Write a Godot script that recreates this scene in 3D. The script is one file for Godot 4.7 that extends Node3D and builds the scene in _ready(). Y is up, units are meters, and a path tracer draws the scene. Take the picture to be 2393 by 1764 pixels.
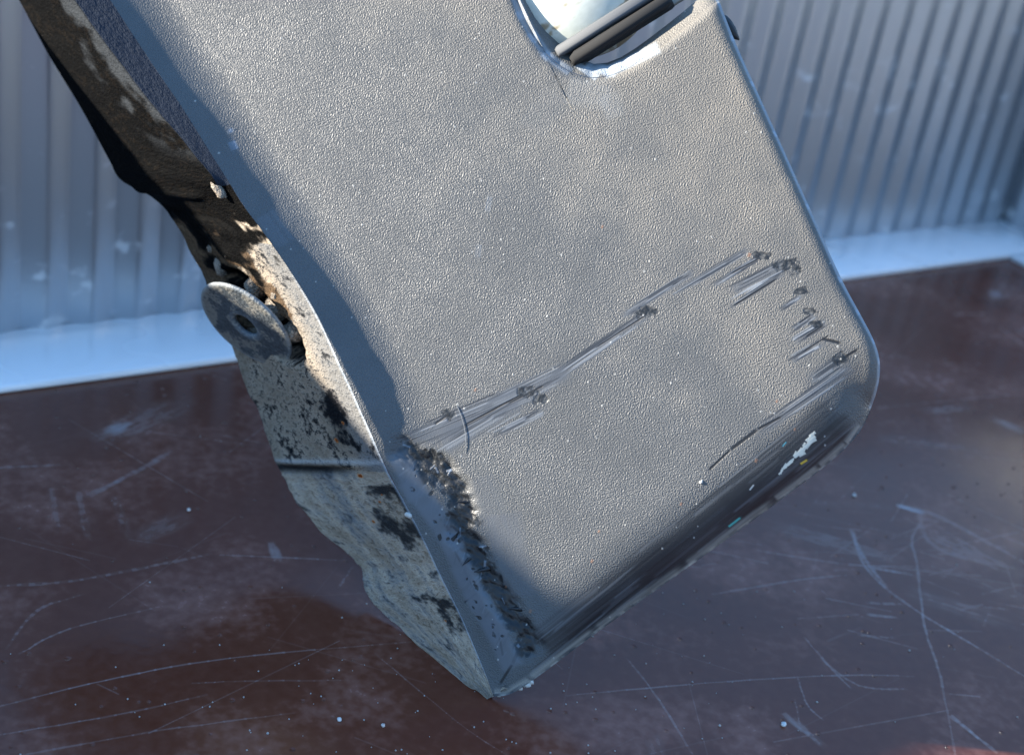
extends Node3D
# A worn plastic bumper end leaning on a brown plywood deck, ribbed metal side panels behind it.
# Local axes of the bumper (millimetres in the tables below): u across its face, v up along its left edge, n out of the face.

const OU := -8.0            # where the face's texture begins
const OV := -12.0
const TEX_W := 1344
const TEX_H := 2048
const MM := 0.182           # millimetres per texel of the face
const WALL_A := Vector3(-0.29878, 0.0, -0.75694)     # a point at the foot of the back panel
const WALL_T := Vector3(0.798307, 0.0, -0.602251)    # along the back panel
const WALL_N := Vector3(0.602251, 0.0, 0.798307)     # out of the back panel, over the deck
const CORNER := 0.8915
const PITCH := 0.0275
const WALL_H := 0.214

var rng := RandomNumberGenerator.new()
var noise := FastNoiseLite.new()
var sun_from := Vector3(-0.95, 0.24, 0.05)

# ------------------------------------------------------------------ helpers
class Shape:
	var v := PackedVector3Array()
	var uv := PackedVector2Array()
	var idx := PackedInt32Array()
	func grid(rows: Array, uvs: Array, flip := false) -> void:   # rows of points, joined by quads
		var base := v.size()
		var w: int = rows[0].size()
		for r in rows.size():
			v.append_array(rows[r])
			uv.append_array(uvs[r])
		for r in rows.size() - 1:
			for c in w - 1:
				var a := base + r * w + c
				var b := a + 1
				var d := a + w
				var e := d + 1
				if flip:
					idx.append_array(PackedInt32Array([a, d, b, b, d, e]))
				else:
					idx.append_array(PackedInt32Array([a, b, d, b, e, d]))
	func done() -> ArrayMesh:
		var arrays := []
		arrays.resize(Mesh.ARRAY_MAX)
		arrays[Mesh.ARRAY_VERTEX] = v
		arrays[Mesh.ARRAY_TEX_UV] = uv
		arrays[Mesh.ARRAY_INDEX] = idx
		var raw := ArrayMesh.new()
		raw.add_surface_from_arrays(Mesh.PRIMITIVE_TRIANGLES, arrays)
		var st := SurfaceTool.new()
		st.create_from(raw, 0)
		st.generate_normals()
		return st.commit()

func part(called: String, mesh: Mesh, mat: Material, parent: Node, label := "") -> MeshInstance3D:
	var o := MeshInstance3D.new()
	o.name = called
	o.mesh = mesh
	o.material_override = mat
	parent.add_child(o, true)
	if label:
		o.set_meta("label", label)
	return o

func tag(o: Node, label: String, category := "", group := "", kind := "") -> void:
	for k in [["label", label], ["category", category], ["group", group], ["kind", kind]]:
		if k[1]:
			o.set_meta(k[0], k[1])

func lin(r: float, g: float, b: float) -> Color:
	return Color(r, g, b).linear_to_srgb()

func plain(r: float, g: float, b: float, rough: float, metal := 0.0) -> StandardMaterial3D:
	var m := StandardMaterial3D.new()
	m.albedo_color = lin(r, g, b)
	m.roughness = rough
	m.metallic = metal
	return m

func noise_bytes(w: int, h: int, freq: float, octaves: int, sd: int, kind := FastNoiseLite.TYPE_SIMPLEX_SMOOTH, seamless := false) -> PackedByteArray:
	var n := FastNoiseLite.new()
	n.noise_type = kind
	n.seed = sd
	n.frequency = freq
	n.fractal_octaves = octaves
	n.fractal_type = FastNoiseLite.FRACTAL_FBM if octaves > 1 else FastNoiseLite.FRACTAL_NONE
	var im := n.get_seamless_image(w, h) if seamless else n.get_image(w, h)
	im.convert(Image.FORMAT_L8)
	return im.get_data()

func tex(data: PackedByteArray, w: int, h: int, format: Image.Format) -> ImageTexture:
	return ImageTexture.create_from_image(Image.create_from_data(w, h, false, format, data))

func lump(size: Vector3, rough: float, sd: int, rings := 12, segs := 18) -> ArrayMesh:   # a stone, crumb or clod
	var s := Shape.new()
	var rows := []
	var uvs := []
	for i in rings + 1:
		var row := PackedVector3Array()
		var ur := PackedVector2Array()
		var th := PI * i / rings
		for j in segs + 1:
			var ph := TAU * (j % segs) / segs
			var d := Vector3(sin(th) * cos(ph), cos(th), sin(th) * sin(ph))
			var k := 1.0 + rough * noise.get_noise_3d(d.x * 90 + sd * 31.0, d.y * 90, d.z * 90) + 0.5 * rough * noise.get_noise_3d(d.x * 240 + sd * 31.0, d.y * 240, d.z * 240)
			row.append(d * k * size)
			ur.append(Vector2(j / float(segs), i / float(rings)))
		rows.append(row)
		uvs.append(ur)
	s.grid(rows, uvs)
	return s.done()

func tube(path: PackedVector3Array, radius: float, sides := 8) -> ArrayMesh:
	var s := Shape.new()
	var rows := []
	var uvs := []
	for i in path.size():
		var dir := (path[mini(i + 1, path.size() - 1)] - path[maxi(i - 1, 0)]).normalized()
		var x := dir.cross(Vector3(0.3, 0.2, 1)).normalized()
		var y := dir.cross(x)
		var r := radius * (0.35 if i == 0 or i == path.size() - 1 else 1.0)
		var row := PackedVector3Array()
		var ur := PackedVector2Array()
		for k in sides + 1:
			row.append(path[i] + (x * cos(TAU * k / sides) + y * sin(TAU * k / sides)) * r)
			ur.append(Vector2(k / float(sides), i * 0.1))
		rows.append(row)
		uvs.append(ur)
	s.grid(rows, uvs)
	return s.done()

func bevel_box(size: Vector3, b: float) -> ArrayMesh:   # a box with chamfered edges, its base at y = 0
	var s := Shape.new()
	var levels := [[0.0, b], [0.0, 0.0], [b, 0.0], [size.y - b, 0.0], [size.y, b], [size.y, minf(size.x, size.z) * 0.5]]
	var rows := []
	var uvs := []
	levels[0] = [0.0, minf(size.x, size.z) * 0.5]
	for l in levels:
		var hx: float = size.x * 0.5 - l[1]
		var hz: float = size.z * 0.5 - l[1]
		var c := 0.0 if l[1] > b * 1.5 else b
		var row := PackedVector3Array()
		var ur := PackedVector2Array()
		for p in [Vector2(-hx + c, -hz), Vector2(hx - c, -hz), Vector2(hx, -hz + c), Vector2(hx, hz - c), Vector2(hx - c, hz), Vector2(-hx + c, hz), Vector2(-hx, hz - c), Vector2(-hx, -hz + c), Vector2(-hx + c, -hz)]:
			row.append(Vector3(p.x, l[0], p.y))
			ur.append(Vector2(p.x + l[0], p.y + l[0]))
		rows.append(row)
		uvs.append(ur)
	for i in rows.size() - 1:   # separate bands keep the edges crisp
		s.grid([rows[i], rows[i + 1]], [uvs[i], uvs[i + 1]], true)
	return s.done()

func smooth(e0: float, e1: float, x: float) -> float:
	var t := clampf((x - e0) / (e1 - e0), 0.0, 1.0)
	return t * t * (3.0 - 2.0 * t)

func table(t: Array, x: float) -> float:   # piecewise-linear lookup of evenly spaced values
	var k := clampf(x, 0.0, t.size() - 1.001)
	return lerpf(t[int(k)], t[int(k) + 1], k - int(k))

func spline(p: Array, x: float) -> Vector3:
	var k := clampf(x, 0.0, p.size() - 1.001)
	var i := int(k)
	return p[i].cubic_interpolate(p[i + 1], p[maxi(i - 1, 0)], p[mini(i + 2, p.size() - 1)], k - i)

func resample(p: Array, n: int, rounds := 2) -> PackedVector2Array:   # a polyline with its corners cut, as n + 1 evenly spaced points
	var q := PackedVector2Array(p)
	for r in rounds:
		var o := PackedVector2Array([q[0]])
		for i in q.size() - 1:
			if i > 0:
				o.append(q[i].lerp(q[i + 1], 0.25))
			if i < q.size() - 2:
				o.append(q[i].lerp(q[i + 1], 0.75))
		o.append(q[-1])
		q = o
	var total := 0.0
	for i in q.size() - 1:
		total += q[i].distance_to(q[i + 1])
	var out := PackedVector2Array()
	var at := 0
	var gone := 0.0
	for k in n + 1:
		var want := total * k / n
		while at < q.size() - 2 and gone + q[at].distance_to(q[at + 1]) < want:
			gone += q[at].distance_to(q[at + 1])
			at += 1
		out.append(q[at].lerp(q[at + 1], clampf((want - gone) / maxf(q[at].distance_to(q[at + 1]), 1e-6), 0, 1)))
	return out

func away(p: Vector2, line: PackedVector2Array) -> float:   # distance to a polyline
	var best := 1e9
	for i in line.size() - 1:
		best = minf(best, p.distance_squared_to(Geometry2D.get_closest_point_to_segment(p, line[i], line[i + 1])))
	return sqrt(best)

# ------------------------------------------------------------------ the face's texture, painted stroke by stroke
var f_rgb := PackedByteArray()
var f_hgt := PackedByteArray()
var f_rgh := PackedByteArray()
var f_soft := PackedByteArray()

func wear(a: Vector2, b: Vector2, width: float, rgb: Vector3, cover: float, rough: float, dig: float, streak: float, flat := 0.8) -> void:
	# a worn stroke from a to b (mm): its colour, how much it covers, its roughness, how deep it digs, how streaky it is, how much grain it has rubbed off
	var p := (a - Vector2(OU, OV)) / MM
	var q := (b - Vector2(OU, OV)) / MM
	var w := width / MM
	var dir := (q - p).normalized()
	var nor := Vector2(-dir.y, dir.x)
	var length := p.distance_to(q)
	var ph := rng.randf() * 1000.0
	for y in range(maxi(0, int(minf(p.y, q.y) - w - 2)), mini(TEX_H, int(maxf(p.y, q.y) + w + 2))):
		for x in range(maxi(0, int(minf(p.x, q.x) - w - 2)), mini(TEX_W, int(maxf(p.x, q.x) + w + 2))):
			var r := Vector2(x, y) - p
			var s := r.dot(nor)
			if absf(s) > w:
				continue
			var l := r.dot(dir)
			if l < -w or l > length + w:
				continue
			var t := clampf(l / maxf(length, 1.0), 0.0, 1.0)
			var over := maxf(-l, l - length)
			var edge := 1.0 - maxf(absf(s), over if over > 0 else 0.0) / w
			if edge <= 0:
				continue
			var k := smooth(0.0, 0.55, edge)
			if streak > 0:
				var z := 0.5 + 1.1 * noise.get_noise_2d(s * 9.0 + ph, l * 0.12 + ph)
				k *= lerpf(1.0, clampf(z * 2.0 - 0.4, 0.0, 1.0), streak)
				k *= smooth(0.0, 0.06, t) * smooth(0.0, 0.12, 1.0 - t) * 0.85 + 0.15
			var i := y * TEX_W + x
			var c := k * cover
			f_rgb[i * 3] = int(lerpf(f_rgb[i * 3], rgb.x, c))
			f_rgb[i * 3 + 1] = int(lerpf(f_rgb[i * 3 + 1], rgb.y, c))
			f_rgb[i * 3 + 2] = int(lerpf(f_rgb[i * 3 + 2], rgb.z, c))
			f_rgh[i] = int(lerpf(f_rgh[i], rough * 255.0, k * cover))
			f_hgt[i] = int(clampf(lerpf(f_hgt[i], 120.0, k * flat) - dig * k * 255.0, 0, 255))

func torn(a: Vector2, size: float, turn: float, dig: float) -> void:
	# a ragged gouge: dark ridges and pits with pale edges
	var p := (a - Vector2(OU, OV)) / MM
	var w := size / MM
	var ph := rng.randf() * 900.0
	for y in range(maxi(0, int(p.y - w)), mini(TEX_H, int(p.y + w))):
		for x in range(maxi(0, int(p.x - w)), mini(TEX_W, int(p.x + w))):
			var r := (Vector2(x, y) - p).rotated(-turn)
			r.y *= 1.7
			var d := r.length() / w + 0.85 * noise.get_noise_2d(x * 3.0 + ph, y * 3.0)
			if d > 1.0:
				continue
			var k := smooth(1.0, 0.55, d)
			var z := noise.get_noise_2d(x * 4.5 + ph, y * 4.5 - ph) + 0.5 * noise.get_noise_2d(x * 11.0, y * 11.0 + ph)
			var i := y * TEX_W + x
			var dark := clampf(0.72 + z * 1.2, 0.0, 1.0) * k
			for c in 3:
				f_rgb[i * 3 + c] = int(lerpf(f_rgb[i * 3 + c], 20.0 + 2.0 * c, dark * 0.92))
			f_hgt[i] = int(clampf(lerpf(f_hgt[i], 110.0 + z * 80.0 - dig * 255.0, k), 0, 255))
			f_rgh[i] = int(lerpf(f_rgh[i], 110.0, k))

func paint_face() -> StandardMaterial3D:
	var grain := noise_bytes(TEX_W, TEX_H, 0.21, 2, 11)
	var fine := noise_bytes(TEX_W, TEX_H, 0.3, 1, 12)
	var big := noise_bytes(TEX_W, TEX_H, 0.0035, 4, 13)
	var mid := noise_bytes(TEX_W, TEX_H, 0.02, 3, 14)
	f_rgb.resize(TEX_W * TEX_H * 3)
	f_hgt.resize(TEX_W * TEX_H)
	f_rgh.resize(TEX_W * TEX_H)
	for y in TEX_H:
		var v := OV + y * MM
		for x in TEX_W:
			var u := OU + x * MM
			var i := y * TEX_W + x
			var b := big[i] / 255.0
			var m := mid[i] / 255.0
			var g := grain[i]
			var dust := clampf((u * 0.0046 + v * 0.0013 - 0.72) + (b - 0.5) * 0.45 + (m - 0.5) * 0.1, 0.0, 0.75)   # tan film lying in the upper right
			var base := 85.0 + (b - 0.5) * 10.0 + (m - 0.5) * 4.0 + (fine[i] - 128) * 0.05
			if g < 105:
				base -= (105 - g) * 0.10     # darker in the pits of the grain
			f_rgb[i * 3] = int(clampf(base + dust * 40.0, 0, 255))
			f_rgb[i * 3 + 1] = int(clampf(base + 1.0 + dust * 31.0, 0, 255))
			f_rgb[i * 3 + 2] = int(clampf(base + 0.5 + dust * 19.0, 0, 255))
			f_hgt[i] = int(clampf(128.0 + (g - 128) * (0.55 + b * 0.4) + (fine[i] - 128) * 0.08, 0, 255))
			f_rgh[i] = int(clampf(128.0 + dust * 45.0 + (m - 0.5) * 16.0, 0, 255))
	var bare := Vector3(76, 80, 86)
	var pale := Vector3(134, 139, 144)
	var black := Vector3(20, 21, 23)
	# patches rubbed smooth by torn and lower edges, bluish sky sheen painted in
	for p in [[Vector2(44.9, 69.2), Vector2(31.6, 31.4), 11.0, 0.3], [Vector2(43.8, 88.0), Vector2(38.8, 54.4), 9.0, 0.2], [Vector2(31.8, 13.4), Vector2(68.9, 18.2), 9.0, 0.3], [Vector2(35.4, 110.9), Vector2(52.0, 110.8), 10.0, 0.4]]:
		wear(p[0], p[1], p[2], Vector3(86, 92, 102), p[3] * 0.7, 0.36, 0.0, 0.5, 0.5)
	# the band rubbed bare along the lower edge, then its streaks
	for p in [[Vector2(29.7, 5.6), Vector2(105.9, 16.1), 15.0], [Vector2(80.1, 10.1), Vector2(153.7, 23.0), 15.0], [Vector2(129.4, 18.7), Vector2(194.4, 34.1), 15.0]]:
		wear(p[0], p[1], p[2], Vector3(36, 37, 39), 0.9, 0.42, 0.02, 0.35, 0.9)
	for k in 70:
		var t := rng.randf()
		var a := Vector2(31.5, 4.7).lerp(Vector2(188.8, 31.8), t)
		var along := (Vector2(188.8, 31.8) - Vector2(31.5, 4.7)).normalized()
		var off := Vector2(-along.y, along.x) * rng.randf_range(-9.0, 12.0)
		var half := along * rng.randf_range(4.0, 26.0)
		var tone := rng.randf()
		wear(a + off - half, a + off + half, rng.randf_range(0.35, 1.1), Vector3(104, 107, 110) if tone > 0.5 else Vector3(26, 27, 29), rng.randf_range(0.25, 0.6), 0.4, rng.randf_range(-0.05, 0.12), 0.6)
	# the long drags across the face: [from, to, width]
	for p in [[Vector2(141.7, 112.3), Vector2(87.9, 108.3), 2.8], [Vector2(168.1, 117.9), Vector2(131.4, 116.5), 2.2], [Vector2(101.5, 107.9), Vector2(36.2, 112.3), 5.5], [Vector2(83.6, 108.9), Vector2(19.7, 116.9), 5.5], [Vector2(192.6, 114.6), Vector2(157.1, 114.2), 1.6], [Vector2(75.4, 106.7), Vector2(33.0, 106.5), 5.5], [Vector2(82.3, 98.3), Vector2(59.7, 99.6), 2.2], [Vector2(200.5, 98.6), Vector2(172.8, 97.0), 1.6], [Vector2(203.6, 101.4), Vector2(177.0, 102.5), 3.2], [Vector2(194.0, 109.3), Vector2(171.6, 108.4), 1.4], [Vector2(201.6, 86.4), Vector2(192.0, 85.8), 1.2], [Vector2(202.5, 76.6), Vector2(191.4, 76.0), 1.8], [Vector2(205.1, 71.8), Vector2(188.7, 71.3), 2.4], [Vector2(199.2, 65.3), Vector2(184.1, 65.1), 2.2], [Vector2(204.5, 55.7), Vector2(186.4, 53.9), 3.0], [Vector2(205.8, 50.5), Vector2(157.9, 45.8), 3.4]]:
		wear(p[0], p[1], p[2], bare, 0.55, 0.38, 0.05, 0.45, 0.8)
		for k in 16:
			var along: Vector2 = (p[1] - p[0]).normalized()
			var off: Vector2 = Vector2(-along.y, along.x) * rng.randf_range(-0.8, 0.8) * p[2]
			var t0 := rng.randf() * 0.4
			var a: Vector2 = p[0].lerp(p[1], t0) + off
			var b: Vector2 = p[0].lerp(p[1], t0 + rng.randf_range(0.4, 0.8)) + off
			wear(a, b, rng.randf_range(0.28, 0.55), pale if k % 3 == 0 else Vector3(40, 42, 46), rng.randf_range(0.3, 0.75), 0.4, 0.14 if k % 3 else -0.08, 0.5)
	# cuts: thin and black
	for p in [[Vector2(131.8, 41.6), Vector2(144.2, 44.7), 0.9], [Vector2(144.2, 44.7), Vector2(158.4, 46.7), 1.3], [Vector2(158.4, 46.7), Vector2(169.6, 46.5), 0.9], [Vector2(9.2, 42.7), Vector2(16.5, 43.9), 0.6], [Vector2(200.0, 66.6), Vector2(205.8, 61.0), 1.0], [Vector2(199.9, 55.0), Vector2(210.7, 55.4), 1.0], [Vector2(196.1, 97.6), Vector2(174.6, 96.8), 0.6], [Vector2(87.6, 107.8), Vector2(69.6, 108.8), 0.7], [Vector2(45.4, 117.9), Vector2(36.6, 117.1), 0.9], [Vector2(141.5, 112.0), Vector2(114.5, 110.6), 0.5], [Vector2(79.1, 109.2), Vector2(46.9, 110.2), 0.6], [Vector2(25.6, 31.1), Vector2(25.6, 16.6), 1.6], [Vector2(25.6, 16.6), Vector2(15.7, 9.5), 1.3], [Vector2(15.7, 9.5), Vector2(6.3, 4.4), 1.0], [Vector2(17.2, 24.4), Vector2(13.6, 14.0), 0.9], [Vector2(17.3, 68.3), Vector2(16.5, 43.9), 0.8], [Vector2(194.8, 108.8), Vector2(180.8, 109.2), 0.5], [Vector2(200.9, 77.5), Vector2(195.1, 76.9), 0.5], [Vector2(202.5, 71.0), Vector2(194.7, 70.5), 0.6], [Vector2(203.1, 66.3), Vector2(190.9, 65.7), 0.5]]:
		wear(p[0], p[1], p[2] * 0.75, black, 0.95, 0.5, 0.4, 0.25, 0.9)
	# ragged gouges: [where, size]
	for p in [[Vector2(142.4, 113.2), 4.2], [Vector2(202.8, 99.9), 5.0], [Vector2(196.3, 109.5), 2.8], [Vector2(202.9, 87.9), 2.8], [Vector2(202.1, 78.6), 2.6], [Vector2(201.2, 72.5), 2.4], [Vector2(202.1, 55.9), 3.4], [Vector2(79.3, 109.5), 4.2], [Vector2(84.1, 103.6), 3.6], [Vector2(44.9, 117.1), 3.0]]:
		torn(p[0], p[1] * 1.35, -0.55, 0.25)
	# the torn strip beside the worn corner
	for i in TORN_LINE.size() - 1:
		for k in 5:
			var off := Vector2(rng.randfn(0.0, 1.6), rng.randfn(0.0, 1.2))
			wear(TORN_LINE[i] + off, TORN_LINE[i + 1] + off, rng.randf_range(1.0, 3.4), Vector3(24, 25, 27), 0.75, 0.34, 0.12, 0.55, 0.9)
	for k in 80:
		var q: Vector2 = TORN_LINE[0]
		var t := rng.randf() * (TORN_LINE.size() - 1.001)
		q = TORN_LINE[int(t)].lerp(TORN_LINE[int(t) + 1], t - int(t))
		torn(q + Vector2(rng.randf_range(-5.0, 4.5), rng.randf_range(-3, 3)), rng.randf_range(1.6, 4.6), rng.randf() * PI, rng.randf_range(0.05, 0.3))
	for p in [[Vector2(20.6, 109.9), 7.0], [Vector2(24.5, 102.0), 8.5], [Vector2(29.8, 94.5), 8.0], [Vector2(30.3, 85.1), 6.5], [Vector2(28.3, 74.8), 8.5], [Vector2(22.9, 69.4), 8.0], [Vector2(24.8, 58.6), 6.0], [Vector2(25.1, 48.7), 5.0], [Vector2(18.4, 99.7), 5.0], [Vector2(21.7, 76.1), 6.0]]:
		for k in 3:
			torn(p[0] + Vector2(rng.randf_range(-2, 2), rng.randf_range(-2, 2)), p[1] * rng.randf_range(0.5, 1.0), rng.randf() * PI, 0.2)
	for k in 60:   # plastic smeared across the worn strip
		var q: Vector2 = WORN_LINE[k % 7].lerp(WORN_LINE[k % 7 + 1], rng.randf()) + Vector2(rng.randf_range(-1.0, 5.0), rng.randf_range(-2, 2))
		var d := Vector2.from_angle(rng.randfn(0.55, 0.25)) * rng.randf_range(1.5, 5.0)
		wear(q - d, q + d, rng.randf_range(0.3, 0.7), Vector3(134, 142, 150) if k % 2 else Vector3(46, 49, 54), 0.55, 0.4, -0.05 if k % 2 else 0.1, 0.4)
	for k in 10:
		var t := rng.randf() * (TORN_LINE.size() - 1.001)
		var q: Vector2 = TORN_LINE[int(t)].lerp(TORN_LINE[int(t) + 1], t - int(t)) + Vector2(rng.randf_range(-5.5, 5.5), 0)
		wear(q, q + Vector2(rng.randf_range(-3, 3), rng.randf_range(-3, 3)), rng.randf_range(0.4, 0.9), Vector3(140, 150, 162), 0.6, 0.4, -0.15, 0.0)
	# the smooth worn strip between the corner line and the torn strip, with small pits
	for i in WORN_LINE.size() - 1:
		wear(WORN_LINE[i], WORN_LINE[i + 1], 6.5, Vector3(96, 101, 108), 0.7, 0.42, 0.0, 0.0, 0.95)
	for k in 26:
		var t := rng.randf() * (WORN_LINE.size() - 1.001)
		var q: Vector2 = WORN_LINE[int(t)].lerp(WORN_LINE[int(t) + 1], t - int(t)) + Vector2(rng.randf_range(-4, 5), 0)
		torn(q, rng.randf_range(0.7, 1.7), rng.randf() * PI, 0.4)
	# pale rubs, smears and paint
	for p in [[Vector2(173.5, 218.7), Vector2(179.9, 211.9), 3.6, 0.9], [Vector2(180.1, 212.3), Vector2(199.1, 210.0), 4.2, 0.9], [Vector2(169.2, 221.4), Vector2(172.7, 213.4), 2.2, 0.8], [Vector2(159.6, 214.6), Vector2(174.6, 200.6), 8.0, 0.16], [Vector2(155.7, 215.8), Vector2(136.6, 206.6), 9.0, 0.06], [Vector2(173.9, 203.4), Vector2(171.9, 191.9), 6.0, 0.16]]:
		wear(p[0], p[1], p[2], Vector3(150, 158, 164), p[3], 0.7, 0.0, 0.3 if p[3] < 0.5 else 0.0, 0.1)
	for p in [[Vector2(107.6, 191.6), Vector2(103.1, 186.2), 1.6, 0.3], [Vector2(93.1, 175.9), Vector2(89.4, 171.1), 1.8, 0.25], [Vector2(19.5, 279.8), Vector2(19.9, 277.8), 2.0, 0.6], [Vector2(17.9, 274.2), Vector2(17.7, 269.5), 2.2, 0.6], [Vector2(16.4, 236.9), Vector2(18.7, 218.8), 6.0, 0.16]]:
		wear(p[0], p[1], p[2], Vector3(150, 170, 196), p[3] * 0.75, 0.45, 0.0, 0.6, 0.1)
	for p in [[Vector2(166.2, 25.3), Vector2(169.7, 25.5), 0.7, 214, 178, 62], [Vector2(126.4, 16.5), Vector2(133.2, 17.6), 0.7, 74, 168, 160], [Vector2(163.4, 35.5), Vector2(166.0, 36.3), 0.4, 70, 150, 168], [Vector2(142.3, 26.0), Vector2(145.2, 27.2), 0.5, 200, 200, 190]]:
		wear(p[0], p[1], p[2], Vector3(p[3], p[4], p[5]), 0.95, 0.5, -0.02, 0.15, 0.3)
	for k in 34:   # the cream paint chip, rubbed thin towards its lower end
		var t := rng.randf()
		var c := Vector2(155.2, 25.7).lerp(Vector2(176.9, 32.8), t) + Vector2(rng.randfn(0, 0.5), rng.randfn(0, 0.5)) * (0.4 + t)
		var d := (Vector2(176.9, 32.8) - Vector2(155.2, 25.7)).normalized().rotated(rng.randfn(0, 0.25)) * rng.randf_range(0.4, 1.5)
		wear(c - d, c + d, rng.randf_range(0.25, 0.5 + 0.9 * t), Vector3(226, 222, 202), 0.9, 0.55, -0.03, 0.0, 0.3)
	for p in [Vector2(29.4, 39.9), Vector2(34.1, 25.6), Vector2(60.1, 121.1), Vector2(143.4, 154.5), Vector2(114.2, 34.7), Vector2(77.5, 41.4), Vector2(171.4, 39.0), Vector2(191.2, 112.1), Vector2(68.6, 31.7), Vector2(170.7, 53.0), Vector2(150.9, 35.4)]:
		wear(p, p + Vector2(0.4, 0.3), rng.randf_range(0.5, 0.9), Vector3(150, 104, 78), 0.6, 0.7, -0.1, 0.0, 0.2)
	for k in 220:   # grit caught in the grain
		var p := Vector2(rng.randf_range(0, 225), rng.randf_range(0, 345))
		wear(p, p + Vector2(0.1, 0.1), rng.randf_range(0.25, 0.55), Vector3(190, 188, 180), 0.7, 0.6, -0.15, 0.0, 0.0)
	for i in range(0, RIGHT.size() - 1):   # right rim and notch's rim: rubbed pale, with sky light painted in
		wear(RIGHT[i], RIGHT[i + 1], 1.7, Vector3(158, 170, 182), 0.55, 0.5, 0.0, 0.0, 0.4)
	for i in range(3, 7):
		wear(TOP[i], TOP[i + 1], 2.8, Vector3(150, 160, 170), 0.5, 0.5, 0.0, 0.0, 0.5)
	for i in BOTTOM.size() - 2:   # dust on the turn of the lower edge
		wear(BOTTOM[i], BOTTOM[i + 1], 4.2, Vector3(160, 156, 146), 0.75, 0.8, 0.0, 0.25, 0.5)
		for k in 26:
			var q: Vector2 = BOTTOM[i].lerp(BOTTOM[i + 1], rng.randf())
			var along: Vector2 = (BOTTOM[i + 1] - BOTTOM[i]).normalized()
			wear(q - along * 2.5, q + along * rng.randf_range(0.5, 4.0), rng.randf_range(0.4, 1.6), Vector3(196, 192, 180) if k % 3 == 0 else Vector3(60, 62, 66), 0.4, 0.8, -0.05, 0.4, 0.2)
	var m := StandardMaterial3D.new()
	m.albedo_texture = tex(f_rgb, TEX_W, TEX_H, Image.FORMAT_RGB8)
	m.roughness = 1.0
	m.roughness_texture = tex(f_rgh, TEX_W, TEX_H, Image.FORMAT_L8)
	m.heightmap_enabled = true
	m.heightmap_texture = tex(f_hgt, TEX_W, TEX_H, Image.FORMAT_L8)
	m.heightmap_scale = 0.05
	m.metallic_specular = 0.5
	return m

# ------------------------------------------------------------------ outlines of the bumper end (u, v in mm)
var EDGE := [Vector2(1.4, 1.1), Vector2(2.5, 8.5), Vector2(3.8, 22.9), Vector2(5.2, 38.0), Vector2(5.6, 49.2), Vector2(6.1, 60.3), Vector2(7.4, 76.9), Vector2(8.0, 96.2), Vector2(8.7, 110.9), Vector2(12.5, 137.7), Vector2(14.7, 160.6), Vector2(16.2, 183.0), Vector2(15.2, 205.7), Vector2(12.8, 228.2), Vector2(10.6, 243.7), Vector2(9.7, 258.1), Vector2(8.7, 271.2), Vector2(6.9, 297.7), Vector2(3.9, 325.1), Vector2(1.0, 358.9), Vector2(-1.2, 379.0)]
var BOTTOM := [Vector2(1.7, 1.2), Vector2(7.6, -1.6), Vector2(18.9, -1.2), Vector2(53.8, 3.7), Vector2(102.0, 9.4), Vector2(149.4, 15.5), Vector2(172.9, 18.9), Vector2(187.5, 22.1), Vector2(196.9, 26.2), Vector2(204.1, 31.9)]
var RIGHT := [Vector2(204.1, 31.9), Vector2(211.2, 38.8), Vector2(216.2, 46.8), Vector2(218.3, 55.4), Vector2(218.8, 68.9), Vector2(219.2, 84.5), Vector2(223.0, 117.7), Vector2(226.6, 151.4), Vector2(229.0, 174.8), Vector2(231.3, 196.1), Vector2(234.2, 214.0)]
var TOP := [Vector2(-0.7, 381.7), Vector2(91.7, 322.0), Vector2(163.6, 275.6), Vector2(160.6, 264.5), Vector2(158.7, 253.8), Vector2(158.5, 242.7), Vector2(159.5, 232.2), Vector2(163.7, 222.5), Vector2(169.9, 214.4), Vector2(178.8, 210.0), Vector2(189.4, 208.7), Vector2(209.5, 210.4), Vector2(234.2, 214.0)]
var TORN_LINE := [Vector2(19.3, 114.1), Vector2(25.1, 107.4), Vector2(29.4, 98.1), Vector2(32.2, 86.3), Vector2(29.6, 77.5), Vector2(22.5, 71.2), Vector2(25.3, 59.5), Vector2(25.4, 49.2), Vector2(25.5, 41.3), Vector2(26.5, 30.7), Vector2(27.6, 22.3), Vector2(25.9, 12.0)]
var WORN_LINE := [Vector2(15.9, 110.2), Vector2(14.6, 97.2), Vector2(16.9, 84.4), Vector2(17.8, 69.2), Vector2(15.9, 53.2), Vector2(15.5, 42.1), Vector2(16.3, 27.1), Vector2(15.4, 13.0)]
# along the corner line from the top of the piece down: corner, crest and outer edge of the side flange (u, v, n)
var C_LINE := [Vector3(-1.2, 379.0, 0.0), Vector3(1.0, 358.9, 0.0), Vector3(3.9, 325.1, 0.0), Vector3(6.9, 297.7, 0.0), Vector3(8.7, 271.2, 0.0), Vector3(9.7, 258.1, 0.0), Vector3(10.6, 243.7, 0.0), Vector3(12.8, 228.2, 0.0), Vector3(15.2, 205.7, 0.0), Vector3(16.2, 183.0, 0.0), Vector3(14.7, 160.6, 0.0), Vector3(12.5, 137.7, 0.0), Vector3(8.7, 110.9, 0.0), Vector3(8.0, 96.2, 0.0), Vector3(7.4, 76.9, -0.0), Vector3(6.1, 60.3, -0.0), Vector3(5.6, 49.2, -0.0), Vector3(5.2, 38.0, -0.0), Vector3(3.8, 22.9, -0.0), Vector3(2.5, 8.5, -0.0), Vector3(1.4, 1.1, -0.0)]
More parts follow.
